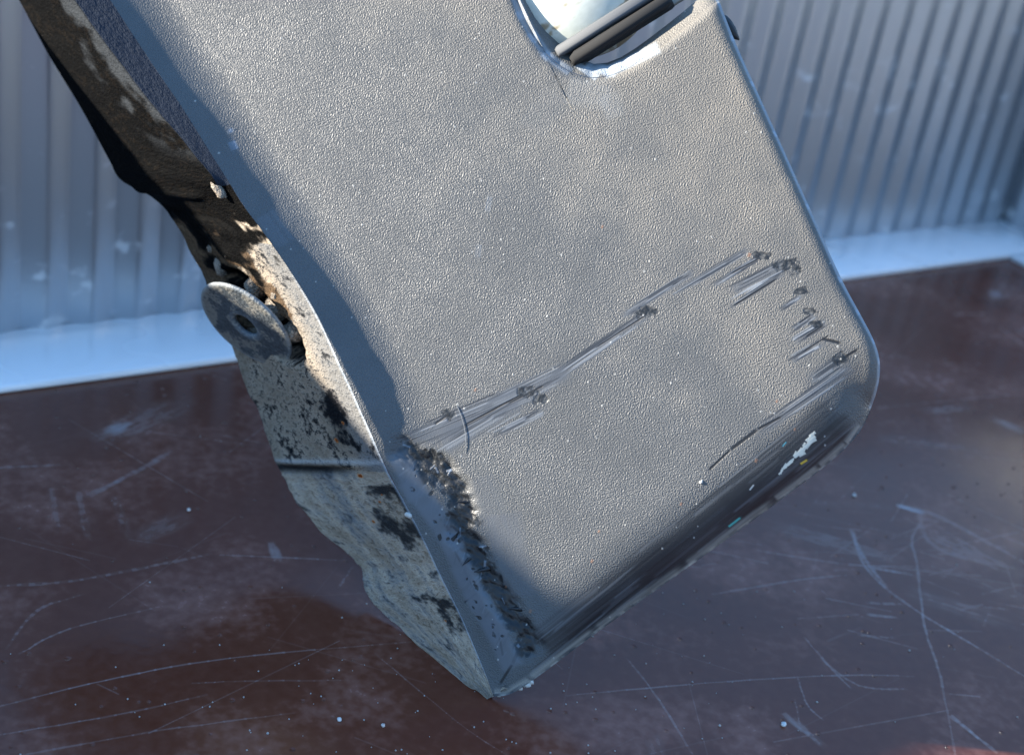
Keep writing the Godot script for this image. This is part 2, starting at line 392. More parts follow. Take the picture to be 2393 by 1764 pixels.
var B_LINE := [Vector3(-15.7, 386.9, 13.5), Vector3(-12.9, 366.5, 13.5), Vector3(-9.0, 337.2, 13.0), Vector3(-4.4, 307.3, 12.6), Vector3(1.8, 276.2, 12.0), Vector3(4.3, 259.3, 11.2), Vector3(-5.9, 257.5, -4.3), Vector3(-3.2, 242.3, -4.8), Vector3(-1.6, 217.9, -5.3), Vector3(-2.0, 194.1, -6.0), Vector3(-4.2, 171.4, -6.6), Vector3(-6.4, 147.7, -8.1), Vector3(-9.8, 121.3, -11.1), Vector3(-10.3, 105.4, -11.9), Vector3(-8.5, 84.2, -11.4), Vector3(-6.5, 66.5, -10.3), Vector3(-7.6, 54.8, -9.8), Vector3(-6.2, 42.6, -8.3), Vector3(-3.9, 25.7, -5.6), Vector3(-1.3, 9.9, -3.5), Vector3(0.3, 1.4, -1.3)]
var A_LINE := [Vector3(-59.3, 435.1, -46.0), Vector3(-57.5, 413.4, -46.0), Vector3(-57.2, 380.6, -46.0), Vector3(-55.3, 348.5, -46.0), Vector3(-55.0, 319.0, -46.0), Vector3(-54.4, 305.6, -46.0), Vector3(-44.4, 289.6, -46.0), Vector3(-40.8, 275.0, -47.0), Vector3(-40.8, 246.5, -48.0), Vector3(-44.3, 220.2, -50.0), Vector3(-48.2, 196.6, -52.0), Vector3(-50.4, 171.0, -52.0), Vector3(-52.9, 145.7, -50.0), Vector3(-52.9, 127.0, -47.0), Vector3(-45.6, 101.1, -42.0), Vector3(-36.0, 80.8, -36.0), Vector3(-38.3, 67.9, -33.0), Vector3(-32.9, 53.4, -28.0), Vector3(-22.0, 32.2, -19.0), Vector3(-10.3, 13.0, -8.0), Vector3(-2.3, 2.1, -3.0)]
var BEAD := [9.2, 9.2, 9.4, 9.7, 10.0, 10.3, 10.4, 10.2, 9.9, 9.7, 9.7, 7.6, 2.4, 0.0, -1.5, -2.5, -3.0, -3.0, -3.0, -2.0, -1.0]

var left_line: PackedVector2Array
var bottom_line: PackedVector2Array
var right_line: PackedVector2Array
var top_line: PackedVector2Array

func station(v: float) -> float:   # which station of the corner line lies at this height
	for i in C_LINE.size() - 1:
		if v <= C_LINE[i].y and v >= C_LINE[i + 1].y:
			return i + (C_LINE[i].y - v) / maxf(C_LINE[i].y - C_LINE[i + 1].y, 1e-3)
	return 0.0 if v > C_LINE[0].y else C_LINE.size() - 1.0

func relief(p: Vector2) -> float:   # how far the face stands out (mm) at a point
	var n := 0.0
	var dl := away(p, left_line)
	if dl < 34.0:
		var s := station(p.y)
		var hb := table(BEAD, s)
		var flat := 3.5 * smooth(8.5, 12.0, s) * smooth(13.5, 12.5, s)
		var d := maxf(dl - flat, 0.0)
		if hb > 0:
			n += hb * pow(maxf(1.0 - d / 24.0, 0.0), 2.0)
		else:
			n += hb * smooth(18.0, 0.0, dl)
		if s > 11.0:   # the torn strip: a ragged step
			var dt := away(p, PackedVector2Array(TORN_LINE))
			if dt < 8.0:
				var z := noise.get_noise_2d(p.x * 14.0, p.y * 14.0) + 0.7 * noise.get_noise_2d(p.x * 34.0 + 50, p.y * 34.0)
				n += (z * 1.3 - 1.4) * smooth(8.0, 2.0, dt + 3.0 * noise.get_noise_2d(p.x * 5.0 + 90.0, p.y * 5.0))
	var db := away(p, bottom_line)
	var reach := 27.0 * smooth(-2.0, 40.0, p.x) + 3.0
	if db < reach:
		var k := 1.0 - db / reach
		n -= (16.0 * smooth(-4.0, 60.0, p.x) + 1.5) * (1.0 - sqrt(maxf(1.0 - k * k * 0.94, 0.0)))
	var dr := away(p, right_line)
	if dr < 6.0:
		var k := 1.0 - dr / 6.0
		n -= 4.5 * (1.0 - sqrt(maxf(1.0 - k * k * 0.97, 0.0)))
	var dt2 := away(p, top_line)
	if dt2 < 4.5:
		var k := 1.0 - dt2 / 4.5
		n -= 3.6 * (1.0 - sqrt(maxf(1.0 - k * k * 0.97, 0.0)))
	n += 0.35 * noise.get_noise_2d(p.x * 0.6, p.y * 0.6)
	return n

func face_uv(p: Vector2) -> Vector2:
	return (p - Vector2(OU, OV)) / Vector2(TEX_W * MM, TEX_H * MM)

func m3(u: float, v: float, n: float) -> Vector3:
	return Vector3(u, v, n) * 0.001

func lip(line: PackedVector2Array, profile: Array, inward: float) -> ArrayMesh:   # a wall running back from an outline of the face: profile of [depth, shift inwards]
	var s := Shape.new()
	var rows := []
	var uvs := []
	var start := PackedFloat32Array()
	for p in line:
		start.append(relief(p))
	for k in profile.size():
		var row := PackedVector3Array()
		var ur := PackedVector2Array()
		for i in line.size():
			var d := (line[mini(i + 1, line.size() - 1)] - line[maxi(i - 1, 0)]).normalized()
			var q: Vector2 = line[i] + Vector2(-d.y, d.x) * inward * profile[k][1]
			row.append(m3(q.x, q.y, start[i] - profile[k][0]))
			ur.append(face_uv(q + Vector2(0, profile[k][0] * (0.7 if inward > 0 else 0.0))))
		rows.append(row)
		uvs.append(ur)
	s.grid(rows, uvs, inward > 0)
	return s.done()

func shell_mesh() -> ArrayMesh:
	var cols := 270
	var rws := 330
	left_line = resample(EDGE, rws, 1)
	right_line = resample(RIGHT, rws)
	bottom_line = resample(BOTTOM, cols)
	top_line = resample(TOP, cols)
	var lf := left_line
	var rt := right_line
	var bt := bottom_line
	var tp := top_line
	left_line = resample(EDGE, 40, 1)      # coarser lines are enough for distances
	right_line = resample(RIGHT, 30)
	bottom_line = resample(BOTTOM, 24)
	top_line = resample(TOP, 40)
	var s := Shape.new()
	var rows := []
	var uvs := []
	for j in rws + 1:
		var b := j / float(rws)
		var row := PackedVector3Array()
		var ur := PackedVector2Array()
		for i in cols + 1:
			var a := i / float(cols)
			var p := lf[j].lerp(rt[j], a) + bt[i].lerp(tp[i], b) - bt[0].lerp(bt[cols], a).lerp(tp[0].lerp(tp[cols], a), b)
			row.append(m3(p.x, p.y, relief(p)))
			ur.append(face_uv(p))
		rows.append(row)
		uvs.append(ur)
	s.grid(rows, uvs, true)
	return s.done()

# ------------------------------------------------------------------ the side flange
const FW := 2048
const FH := 320

func flange_point(s: float, t: float) -> Vector3:
	var c := spline(C_LINE, s)
	c.z += table(BEAD, s)
	var b := spline(B_LINE, s)
	var a := spline(A_LINE, s)
	a += Vector3(noise.get_noise_2d(s * 130.0, 7.0), noise.get_noise_2d(s * 130.0, 90.0), 0.0) * 1.6 * smooth(6.5, 8.0, s)
	var p := c.lerp(b, t / 0.3) if t < 0.3 else b.lerp(a, (t - 0.3) / 0.7)
	return p

func flange_normal(s: float, t: float) -> Vector3:
	var dt := flange_point(s, minf(t + 0.06, 1.0)) - flange_point(s, maxf(t - 0.06, 0.0))
	var ds := flange_point(minf(s + 0.4, 19.9), t) - flange_point(maxf(s - 0.4, 0.1), t)
	return dt.cross(ds).normalized()

func mud_at(s: float, t: float) -> float:   # how thick dried mud lies on the flange
	var z := noise.get_noise_2d(s * 42.0, t * 150.0)
	return smooth(0.0, 0.3, z + 1.2 * smooth(6.2, 7.4, s) * smooth(9.9, 8.6, s) * smooth(0.12, 0.4, t) - 0.6)

func flange_mesh() -> ArrayMesh:
	var sh := Shape.new()
	var rows := []
	var uvs := []
	var ns := 300
	var nt := 72
	for i in ns + 1:
		var s := 20.0 * i / ns
		var row := PackedVector3Array()
		var ur := PackedVector2Array()
		for j in nt + 1:
			var t := j / float(nt)
			var p := flange_point(s, t)
			var nn := flange_normal(s, t)
			var ends := smooth(0.0, 0.3, t) * smooth(1.0, 0.93, t)
			var d := 0.5 * noise.get_noise_2d(s * 60.0, t * 220.0) + 0.3 * noise.get_noise_2d(s * 180.0, t * 600.0)
			d += mud_at(s, t) * (1.6 + 1.6 * noise.get_noise_2d(s * 130.0 + 70.0, t * 420.0))
			# the hollow behind the washer
			var hs := (s - 9.05 - (0.45 - t) * 2.2) / 1.0
			var ht := (t - 0.5) / 0.26
			var hole := smooth(1.0, 0.7, sqrt(hs * hs + ht * ht) + 0.18 * noise.get_noise_2d(s * 90.0, t * 300.0))
			d -= hole * 13.0
			# the crease across the flange
			var crease := s - 12.08 - 0.06 * t
			d += 1.1 * exp(-pow((crease + 0.12) / 0.07, 2)) - 1.5 * exp(-pow(crease / 0.10, 2)) * smooth(0.1, 0.5, t)
			# the fold in the upper part
			d += 2.5 * exp(-pow((s - 5.6 - (0.6 - t) * 0.5) / 0.22, 2)) * smooth(0.25, 0.5, t)
			p += nn * d * ends
			row.append(p * 0.001)
			ur.append(Vector2(s / 20.0, t))
		rows.append(row)
		uvs.append(ur)
	sh.grid(rows, uvs, true)
	# the cut edge of the flange and a bit of its back
	var er := []
	var eu := []
	for k in 4:
		var row := PackedVector3Array()
		var ur := PackedVector2Array()
		for i in ns + 1:
			var s := 20.0 * i / ns
			var p := flange_point(s, 1.0)
			var nn := flange_normal(s, 0.9)
			var inward := (flange_point(s, 0.9) - p).normalized()
			p += [Vector3.ZERO, -nn * 0.8 - inward * 0.5, -nn * 2.5, -nn * 3.0 + inward * 12.0][k]
			row.append(p * 0.001)
			ur.append(Vector2(s / 20.0, 0.99 - k * 0.03))
		er.append(row)
		eu.append(ur)
	sh.grid(er, eu, false)
	return sh.done()

func paint_flange() -> StandardMaterial3D:
	var n1 := noise_bytes(FW, FH, 0.012, 4, 31)
	var n2 := noise_bytes(FW, FH, 0.06, 3, 32)
	var n3 := noise_bytes(FW, FH, 0.22, 2, 33)
	var rgb := PackedByteArray()
	var rgh := PackedByteArray()
	rgb.resize(FW * FH * 3)
	rgh.resize(FW * FH)
	var hgt := PackedByteArray()
	hgt.resize(FW * FH)
	for y in FH:
		var t := y / float(FH - 1)
		for x in FW:
			var s := 20.0 * x / (FW - 1)
			var i := y * FW + x
			var a := n1[i] / 255.0 - 0.5
			var b := n2[i] / 255.0 - 0.5
			var c := n3[i] / 255.0 - 0.5
			var tone := a * 0.9 + b * 0.9 + c * 0.5
			# dusty tan over grey plastic
			var col := Vector3(157, 144, 127) + Vector3(1.0, 0.95, 0.88) * (tone * 62.0)
			var grey := Vector3(98, 104, 110) + Vector3.ONE * (c * 30.0)
			var black := Vector3(30, 31, 33) + Vector3.ONE * (c * 24.0)
			var brown := Vector3(82, 66, 50) + Vector3(1.2, 1.0, 0.8) * (c * 55.0 + b * 40.0)
			col += Vector3(26, 25, 23) * smooth(11.6, 12.6, s)  # lower part painted lighter to offset the back panel's shade
			if s > 12.1:   # below the crease: drag lines run down the flange
				var lines := noise.get_noise_2d(s * 9.0, t * 900.0 + s * 22.0)
				col = col.lerp(grey, clampf(0.30 + lines * 0.5 + a * 0.9 + b * 0.6 - absf(t - 0.55) * 0.6, 0.0, 0.8))
				col = col.lerp(black, smooth(-0.12, 0.42, a * 1.1 + b * 0.35 + c * 0.1 + 0.62 * (smooth(0.48, 0.1, t) * smooth(12.1, 12.8, s) * (smooth(15.4, 13.6, s) + smooth(15.6, 16.3, s) * smooth(18.0, 17.0, s))) - 0.32) * 0.85)
			elif s > 7.3:
				col = col.lerp(black, smooth(0.08, 0.34, b + a * 0.5 + c * 0.9) * 0.75)
				col = col.lerp(grey, smooth(0.28, 0.08, t) * 0.6)
				col = col.lerp(black, smooth(0.0, 0.35, a * 0.9 + b * 0.4 + c * 0.2 + 0.6 * exp(-pow((t - 0.25) / 0.13, 2) - pow((s - 11.2) / 0.7, 2)) - 0.15))
			col = col.lerp(brown * 0.8, smooth(0.05, 0.35, b + c * 0.4 - a * 0.3 - 0.05) * 0.5 * smooth(11.8, 12.6, s))
			if s > 5.5 and s < 10.5:
				col = col.lerp(brown, smooth(0.0, 0.25, mud_at(s, t) + c * 0.4 - 0.15) * 0.9)
			var mud_shade := smooth(8.1, 7.5, s + a * 2.0 + 0.9 * smooth(0.62, 0.95, t) + 0.7 * smooth(0.35, 0.1, t))  # shade of the upper flange, painted in over its dark mud
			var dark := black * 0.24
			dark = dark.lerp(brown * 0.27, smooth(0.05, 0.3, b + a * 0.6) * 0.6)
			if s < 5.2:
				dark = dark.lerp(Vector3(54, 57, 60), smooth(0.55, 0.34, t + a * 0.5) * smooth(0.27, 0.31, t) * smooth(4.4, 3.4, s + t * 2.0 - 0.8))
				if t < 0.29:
					dark = Vector3(44, 50, 60) + Vector3.ONE * (c * 10.0)  # the crest's unlit inner side, its bluish shade put into the colour
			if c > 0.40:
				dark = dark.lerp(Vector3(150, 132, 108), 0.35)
			col = col.lerp(dark, mud_shade)
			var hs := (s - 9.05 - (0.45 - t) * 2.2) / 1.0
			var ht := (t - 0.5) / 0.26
			col = col.lerp(black * 0.5, smooth(1.0, 0.75, sqrt(hs * hs + ht * ht) + b * 0.4))  # hollow painted black to stand for the shade inside it
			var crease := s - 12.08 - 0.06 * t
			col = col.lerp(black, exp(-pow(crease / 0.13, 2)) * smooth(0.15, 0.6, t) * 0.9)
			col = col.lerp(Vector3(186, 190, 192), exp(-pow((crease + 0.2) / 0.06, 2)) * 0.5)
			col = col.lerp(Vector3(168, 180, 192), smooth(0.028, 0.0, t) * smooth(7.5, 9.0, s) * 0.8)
			rgb[i * 3] = int(clampf(col.x, 8, 235))
			rgb[i * 3 + 1] = int(clampf(col.y, 8, 235))
			rgb[i * 3 + 2] = int(clampf(col.z, 8, 235))
			rgh[i] = int(lerpf(215.0, 190.0, mud_shade))
			hgt[i] = int(clampf(128.0 + b * 120.0 + c * 110.0, 0, 255))
	for p in [[12.25, 0.25, 1.5], [13.6, 0.37, 0.9], [13.1, 0.2, 0.7], [11.5, 0.32, 1.0], [11.2, 0.2, 0.7], [17.1, 0.22, 0.9], [12.9, 0.15, 0.6]]:   # rust spots
		for y in range(int(p[1] * FH - 12), int(p[1] * FH + 12)):
			for x in range(int(p[0] / 20.0 * FW - 12), int(p[0] / 20.0 * FW + 12)):
				var d: float = Vector2((x - p[0] / 20.0 * FW) / 5.6, (y - p[1] * FH) / 6.4).length() / p[2] + noise.get_noise_2d(x * 20.0, y * 20.0) * 0.5
				if d < 1.0 and y >= 0 and x >= 0:
					var i := y * FW + x
					var k := smooth(1.0, 0.5, d)
					var c := Vector3(196, 128, 74) if d > 0.5 else Vector3(128, 62, 30)
					rgb[i * 3] = int(lerpf(rgb[i * 3], c.x, k))
					rgb[i * 3 + 1] = int(lerpf(rgb[i * 3 + 1], c.y, k))
					rgb[i * 3 + 2] = int(lerpf(rgb[i * 3 + 2], c.z, k))
	var m := StandardMaterial3D.new()
	m.albedo_texture = tex(rgb, FW, FH, Image.FORMAT_RGB8)
	m.roughness = 1.0
	m.roughness_texture = tex(rgh, FW, FH, Image.FORMAT_L8)
	m.heightmap_enabled = true
	m.heightmap_texture = tex(hgt, FW, FH, Image.FORMAT_L8)
	m.heightmap_scale = 0.09
	m.metallic_specular = 0.12
	return m

func washer_mesh(r: float, hole: float, thick: float) -> ArrayMesh:
	var prof := [[hole, -thick], [hole, -0.4], [hole + 0.5, 0.3], [hole + 2.2, 0.5], [hole + 4.0, 0.1], [r * 0.7, 0.0], [r - 2.6, 0.0], [r - 1.2, 0.15], [r - 0.5, 0.0], [r, -0.5], [r, -thick + 0.5], [r - 0.7, -thick], [hole, -thick]]
	var s := Shape.new()
	var rows := []
	var uvs := []
	for k in prof.size():
		var row := PackedVector3Array()
		var ur := PackedVector2Array()
		for j in 97:
			var a := TAU * (j % 96) / 96
			var rr: float = prof[k][0] * (1.0 + (0.012 * noise.get_noise_2d(cos(a) * 60.0, sin(a) * 60.0) if prof[k][0] > r * 0.8 else 0.0))
			row.append(Vector3(cos(a) * rr, sin(a) * rr, prof[k][1]) * 0.001)
			ur.append(Vector2(0.5 + cos(a) * rr / (2.1 * r), 0.5 + sin(a) * rr / (2.1 * r)))
		rows.append(row)
		uvs.append(ur)
	s.grid(rows, uvs)
	return s.done()

func paint_washer() -> StandardMaterial3D:
	var n := 256
	var n1 := noise_bytes(n, n, 0.018, 4, 41)
	var n2 := noise_bytes(n, n, 0.1, 3, 42)
	var rgb := PackedByteArray()
	rgb.resize(n * n * 3)
	for y in n:
		for x in n:
			var i := y * n + x
			var p := Vector2(x / float(n) - 0.5, y / float(n) - 0.5)
			var a := n1[i] / 255.0 - 0.5
			var b := n2[i] / 255.0 - 0.5
			var col := Vector3(74, 80, 84) + Vector3.ONE * (b * 34.0 + a * 20.0)
			var edge := p.length()
			var dust := smooth(0.05, 0.3, a + b * 0.5 + smooth(0.3, 0.47, edge) * 0.35 - p.x * 0.25)
			col = col.lerp(Vector3(168, 156, 136), dust * 0.45)
			col = col.lerp(Vector3(150, 160, 168), smooth(0.43, 0.46, edge) * 0.4 + smooth(0.19, 0.15, edge) * 0.3)
			for c in 3:
				rgb[i * 3 + c] = int(clampf(col[c], 5, 240))
	var m := StandardMaterial3D.new()
	m.albedo_texture = tex(rgb, n, n, Image.FORMAT_RGB8)
	m.roughness = 0.6
	m.heightmap_enabled = true
	m.heightmap_texture = tex(n2, n, n, Image.FORMAT_L8)
	m.heightmap_scale = 0.03
	return m

# ------------------------------------------------------------------ the deck
const DW := 1792
const WIDE_SPREAD := Vector2(0.05, 0.035)
const DECK_TILE := 0.72     # metres that the deck's texture spans

var d_rgb: PackedByteArray
var d_rgh: PackedByteArray
var d_hgt: PackedByteArray

func scuff(a: Vector2, b: Vector2, width: float, strength: float, fuzz: float) -> void:   # a scratch on the deck, in metres of its own axes
	var p := a / DECK_TILE * DW
	var q := b / DECK_TILE * DW
	var w := maxf(width / DECK_TILE * DW, 1.0)
	var dir := (q - p).normalized()
	var nor := Vector2(-dir.y, dir.x)
	var length := p.distance_to(q)
	var ph := rng.randf() * 800.0
	for y in range(int(minf(p.y, q.y) - w - 1), int(maxf(p.y, q.y) + w + 2)):
		for x in range(int(minf(p.x, q.x) - w - 1), int(maxf(p.x, q.x) + w + 2)):
			var r := Vector2(x, y) - p
			var s := absf(r.dot(nor))
			if s > w:
				continue
			var l := r.dot(dir)
			if l < -w or l > length + w:
				continue
			var over := maxf(maxf(-l, l - length), 0.0)
			var k := smooth(1.0, 0.25, maxf(s, over) / w) * strength
			var z := 0.5 + noise.get_noise_2d(r.dot(nor) * 9.0 + ph, l * (0.5 if fuzz < 0.5 else 2.0)) * 1.3
			k *= lerpf(1.0, clampf(z, 0.0, 1.0), fuzz)
			var i := posmod(y, DW) * DW + posmod(x, DW)
			d_rgb[i * 3] = int(lerpf(d_rgb[i * 3], 176.0, k))
			d_rgb[i * 3 + 1] = int(lerpf(d_rgb[i * 3 + 1], 170.0, k))
			d_rgb[i * 3 + 2] = int(lerpf(d_rgb[i * 3 + 2], 172.0, k))
			d_rgh[i] = int(lerpf(d_rgh[i], 150.0, k))

func paint_deck() -> StandardMaterial3D:
	var n1 := noise_bytes(DW, DW, 0.004, 4, 51, FastNoiseLite.TYPE_SIMPLEX_SMOOTH, true)
	var n2 := noise_bytes(DW, DW, 0.05, 3, 52, FastNoiseLite.TYPE_SIMPLEX_SMOOTH, true)
	d_rgb = PackedByteArray()
	d_rgb.resize(DW * DW * 3)
	d_rgh = PackedByteArray()
	d_rgh.resize(DW * DW)
	d_hgt = PackedByteArray()
	d_hgt.resize(DW * DW)
	for i in DW * DW:
		var a := n1[i] / 255.0 - 0.5
		var b := n2[i] / 255.0 - 0.5
		var haze := clampf(a * 0.5 + b * 0.22, 0.0, 0.3)
		d_rgb[i * 3] = int(103.0 + a * 14.0 + b * 10.0 + haze * 110.0)
		d_rgb[i * 3 + 1] = int(57.0 + a * 10.0 + b * 10.0 + haze * 118.0)
		d_rgb[i * 3 + 2] = int(41.0 + a * 8.0 + b * 10.0 + haze * 130.0)
		d_rgh[i] = int(54.0 + a * 30.0 + b * 26.0)
		d_hgt[i] = int(128.0 + a * 16.0 + b * 10.0)
	# scratches and rubbed hazes: chains of points, width, strength, fuzziness
	for g in [
		[[Vector2(0.4214, 0.3306), Vector2(0.4333, 0.3447), Vector2(0.4410, 0.3728), Vector2(0.4481, 0.4034)], 0.0032, 0.32, 0.6], [[Vector2(0.4179, 0.3284), Vector2(0.4272, 0.3396)], 0.003, 0.75, 0.4], [[Vector2(0.4232, 0.3398), Vector2(0.4080, 0.3612), Vector2(0.4114, 0.3787), Vector2(0.4442, 0.4065)], 0.003, 0.25, 0.7],
		[[Vector2(0.3698, 0.3407), Vector2(0.3560, 0.3590), Vector2(0.3481, 0.3826), Vector2(0.3497, 0.4125), Vector2(0.3555, 0.4386), Vector2(0.3629, 0.4737)], 0.0013, 0.5, 0.2], [[Vector2(0.3699, 0.3384), Vector2(0.3570, 0.3616), Vector2(0.3487, 0.3871)], 0.002, 0.45, 0.3], [[Vector2(0.4197, 0.3460), Vector2(0.3988, 0.3580), Vector2(0.3809, 0.3791), Vector2(0.3431, 0.4200), Vector2(0.3192, 0.4527), Vector2(0.2802, 0.4980)], 0.0012, 0.42, 0.2],
		[[Vector2(0.3032, 0.3357), Vector2(0.3444, 0.3638), Vector2(0.3814, 0.3793)], 0.0012, 0.35, 0.3], [[Vector2(0.3536, 0.3702), Vector2(0.3708, 0.3826)], 0.0022, 0.5, 0.5], [[Vector2(0.2529, 0.3580), Vector2(0.3039, 0.3643), Vector2(0.3372, 0.3712)], 0.0012, 0.35, 0.4], [[Vector2(0.3305, 0.3200), Vector2(0.3549, 0.3495), Vector2(0.3735, 0.3697)], 0.012, 0.16, 0.9], [[Vector2(0.3687, 0.3088), Vector2(0.4150, 0.3294)], 0.006, 0.14, 0.9],
		[[Vector2(0.4162, 0.3641), Vector2(0.4350, 0.4077)], 0.014, 0.14, 0.9], [[Vector2(0.3590, 0.3972), Vector2(0.3895, 0.4336)], 0.012, 0.12, 0.9], [[Vector2(0.3207, 0.4015), Vector2(0.3343, 0.4095)], 0.002, 0.4, 0.5], [[Vector2(0.3032, 0.4127), Vector2(0.3202, 0.4215)], 0.0015, 0.25, 0.6], [[Vector2(0.3281, 0.3941), Vector2(0.3495, 0.4029)], 0.002, 0.3, 0.6],
		[[Vector2(0.1371, 0.3949), Vector2(0.1939, 0.4095), Vector2(0.2666, 0.4312), Vector2(0.3061, 0.4475)], 0.0008, 0.4, 0.2], [[Vector2(0.1789, 0.3833), Vector2(0.1753, 0.4128), Vector2(0.1663, 0.4505)], 0.0009, 0.32, 0.2], [[Vector2(0.2742, 0.4035), Vector2(0.2695, 0.4313), Vector2(0.2690, 0.4418)], 0.0011, 0.34, 0.3], [[Vector2(0.2704, 0.4207), Vector2(0.2742, 0.4421), Vector2(0.2953, 0.4533)], 0.0012, 0.3, 0.3], [[Vector2(0.2497, 0.4253), Vector2(0.2400, 0.4422), Vector2(0.2394, 0.4537)], 0.0010, 0.36, 0.3], [[Vector2(0.2250, 0.4445), Vector2(0.2273, 0.4665)], 0.004, 0.4, 0.8], [[Vector2(0.3011, 0.4771), Vector2(0.3024, 0.5025)], 0.0022, 0.5, 0.4], [[Vector2(0.2370, 0.4376), Vector2(0.2240, 0.4556)], 0.0008, 0.25, 0.3],
		[[Vector2(-0.0425, 0.1365), Vector2(-0.0079, 0.1440)], 0.002, 0.25, 0.6], [[Vector2(-0.0065, 0.1756), Vector2(0.0188, 0.1637), Vector2(0.0464, 0.1489)], 0.0035, 0.28, 0.7], [[Vector2(-0.0688, 0.2325), Vector2(-0.0364, 0.2407), Vector2(0.0043, 0.2418), Vector2(0.0315, 0.2420)], 0.0022, 0.22, 0.5], [[Vector2(-0.0711, 0.2826), Vector2(-0.0470, 0.2739), Vector2(-0.0061, 0.2724)], 0.0011, 0.3, 0.3], [[Vector2(-0.0905, 0.3121), Vector2(-0.0437, 0.3119), Vector2(0.0093, 0.3171), Vector2(0.0902, 0.3361)], 0.0010, 0.36, 0.25], [[Vector2(-0.0948, 0.3277), Vector2(-0.0474, 0.3340), Vector2(-0.0088, 0.3358)], 0.0009, 0.3, 0.3], [[Vector2(-0.0985, 0.3414), Vector2(-0.0357, 0.3491), Vector2(0.0200, 0.3598)], 0.0009, 0.24, 0.3], [[Vector2(0.0353, 0.2442), Vector2(0.0914, 0.2691)], 0.0013, 0.25, 0.4], [[Vector2(-0.0754, 0.2776), Vector2(-0.0556, 0.2564), Vector2(-0.0338, 0.2520)], 0.0015, 0.2, 0.4], [[Vector2(-0.0114, 0.3269), Vector2(0.0141, 0.3354), Vector2(0.0509, 0.3494)], 0.0009, 0.2, 0.4],
		[[Vector2(0.0243, 0.1198), Vector2(0.0355, 0.1131)], 0.008, 0.35, 0.9], [[Vector2(0.0186, 0.1255), Vector2(0.0729, 0.1005)], 0.016, 0.14, 0.95], [[Vector2(0.0624, 0.2432), Vector2(0.0599, 0.2562)], 0.004, 0.3, 0.8], [[Vector2(-0.0211, 0.1641), Vector2(-0.0288, 0.1997)], 0.003, 0.18, 0.8], [[Vector2(-0.0100, 0.1722), Vector2(-0.0183, 0.2115)], 0.004, 0.18, 0.8], [[Vector2(0.0053, 0.1818), Vector2(-0.0004, 0.2178)], 0.004, 0.14, 0.9], [[Vector2(0.0036, 0.2192), Vector2(0.0310, 0.2078)], 0.010, 0.12, 0.95], [[Vector2(0.0774, 0.2873), Vector2(0.0911, 0.2746)], 0.0012, 0.2, 0.4],
		[[Vector2(0.4683, 0.2655), Vector2(0.5261, 0.2982)], 0.012, 0.14, 0.95], [[Vector2(0.5693, 0.2724), Vector2(0.5754, 0.2867)], 0.008, 0.3, 0.9], [[Vector2(0.5293, 0.2478), Vector2(0.5650, 0.2521)], 0.010, 0.18, 0.95], [[Vector2(0.0706, 0.3376), Vector2(0.0821, 0.3912), Vector2(0.0921, 0.4196)], 0.0007, 0.2, 0.3], [[Vector2(0.1927, 0.3317), Vector2(0.1787, 0.3613)], 0.0012, 0.16, 0.5],
	]:
		var chain := []
		for c in g[0]:
			chain.append(Vector3(c.x, c.y, 0))
		var last := spline(chain, 0.0)
		var steps: int = (chain.size() - 1) * 7
		for k in steps:
			var x := (k + 1.0) / steps
			var next := spline(chain, x * (chain.size() - 1)) + Vector3(rng.randfn(0, 0.00012), rng.randfn(0, 0.00012), 0)
			var fade := 0.45 + 0.65 * smooth(0.0, 0.25, x) * smooth(1.02, 0.7, x)
			scuff(Vector2(last.x, last.y), Vector2(next.x, next.y), g[1] * rng.randf_range(0.55, 1.0), g[2] * fade * rng.randf_range(0.7, 1.2), g[3])
			last = next
	for k in 150:   # hairline scratches every which way
		var a := Vector2(rng.randf() * DECK_TILE, rng.randf() * DECK_TILE)
		var b := a + Vector2.from_angle(rng.randfn(0.5, 0.7)) * rng.randf_range(0.01, 0.12)
		scuff(a, b, rng.randf_range(0.0004, 0.0009), rng.randf_range(0.06, 0.26), 0.4)
	for k in 70:   # a cluster of fine scratches on the right
		var a := Vector2(0.3692, 0.3705) + WIDE_SPREAD * Vector2(rng.randfn(), rng.randfn())
		var b := a + Vector2.from_angle(rng.randfn(0.45, 0.5)) * rng.randf_range(0.008, 0.05)
		scuff(a, b, rng.randf_range(0.0005, 0.0012), rng.randf_range(0.08, 0.3), 0.5)
	for k in 26:
		var a := Vector2(rng.randf() * DECK_TILE, rng.randf() * DECK_TILE)
		scuff(a, a + Vector2.from_angle(rng.randfn(0.6, 0.8)) * rng.randf_range(0.01, 0.05), rng.randf_range(0.003, 0.012), rng.randf_range(0.05, 0.16), 0.95)
	for k in 900:   # the little blisters of the film
		var c := Vector2(rng.randf() * DW, rng.randf() * DW)
		var r := rng.randf_range(1.4, 3.4)
		for y in range(int(c.y - r), int(c.y + r) + 1):
			for x in range(int(c.x - r), int(c.x + r) + 1):
				var d := Vector2(x, y).distance_to(c) / r
				if d < 1.0:
					var i := posmod(y, DW) * DW + posmod(x, DW)
					d_hgt[i] = int(clampf(d_hgt[i] + 100.0 * (1.0 - d * d), 0, 255))
	var m := StandardMaterial3D.new()
	m.albedo_texture = tex(d_rgb, DW, DW, Image.FORMAT_RGB8)
	m.roughness = 1.0
	m.roughness_texture = tex(d_rgh, DW, DW, Image.FORMAT_L8)
	m.heightmap_enabled = true
	m.metallic_specular = 0.42
	m.heightmap_texture = tex(d_hgt, DW, DW, Image.FORMAT_L8)
	m.heightmap_scale = 0.09
	return m

func on_deck(p: Vector2, y := 0.0) -> Vector3:
	return WALL_A + WALL_T * p.x + WALL_N * p.y + Vector3(0, y, 0)

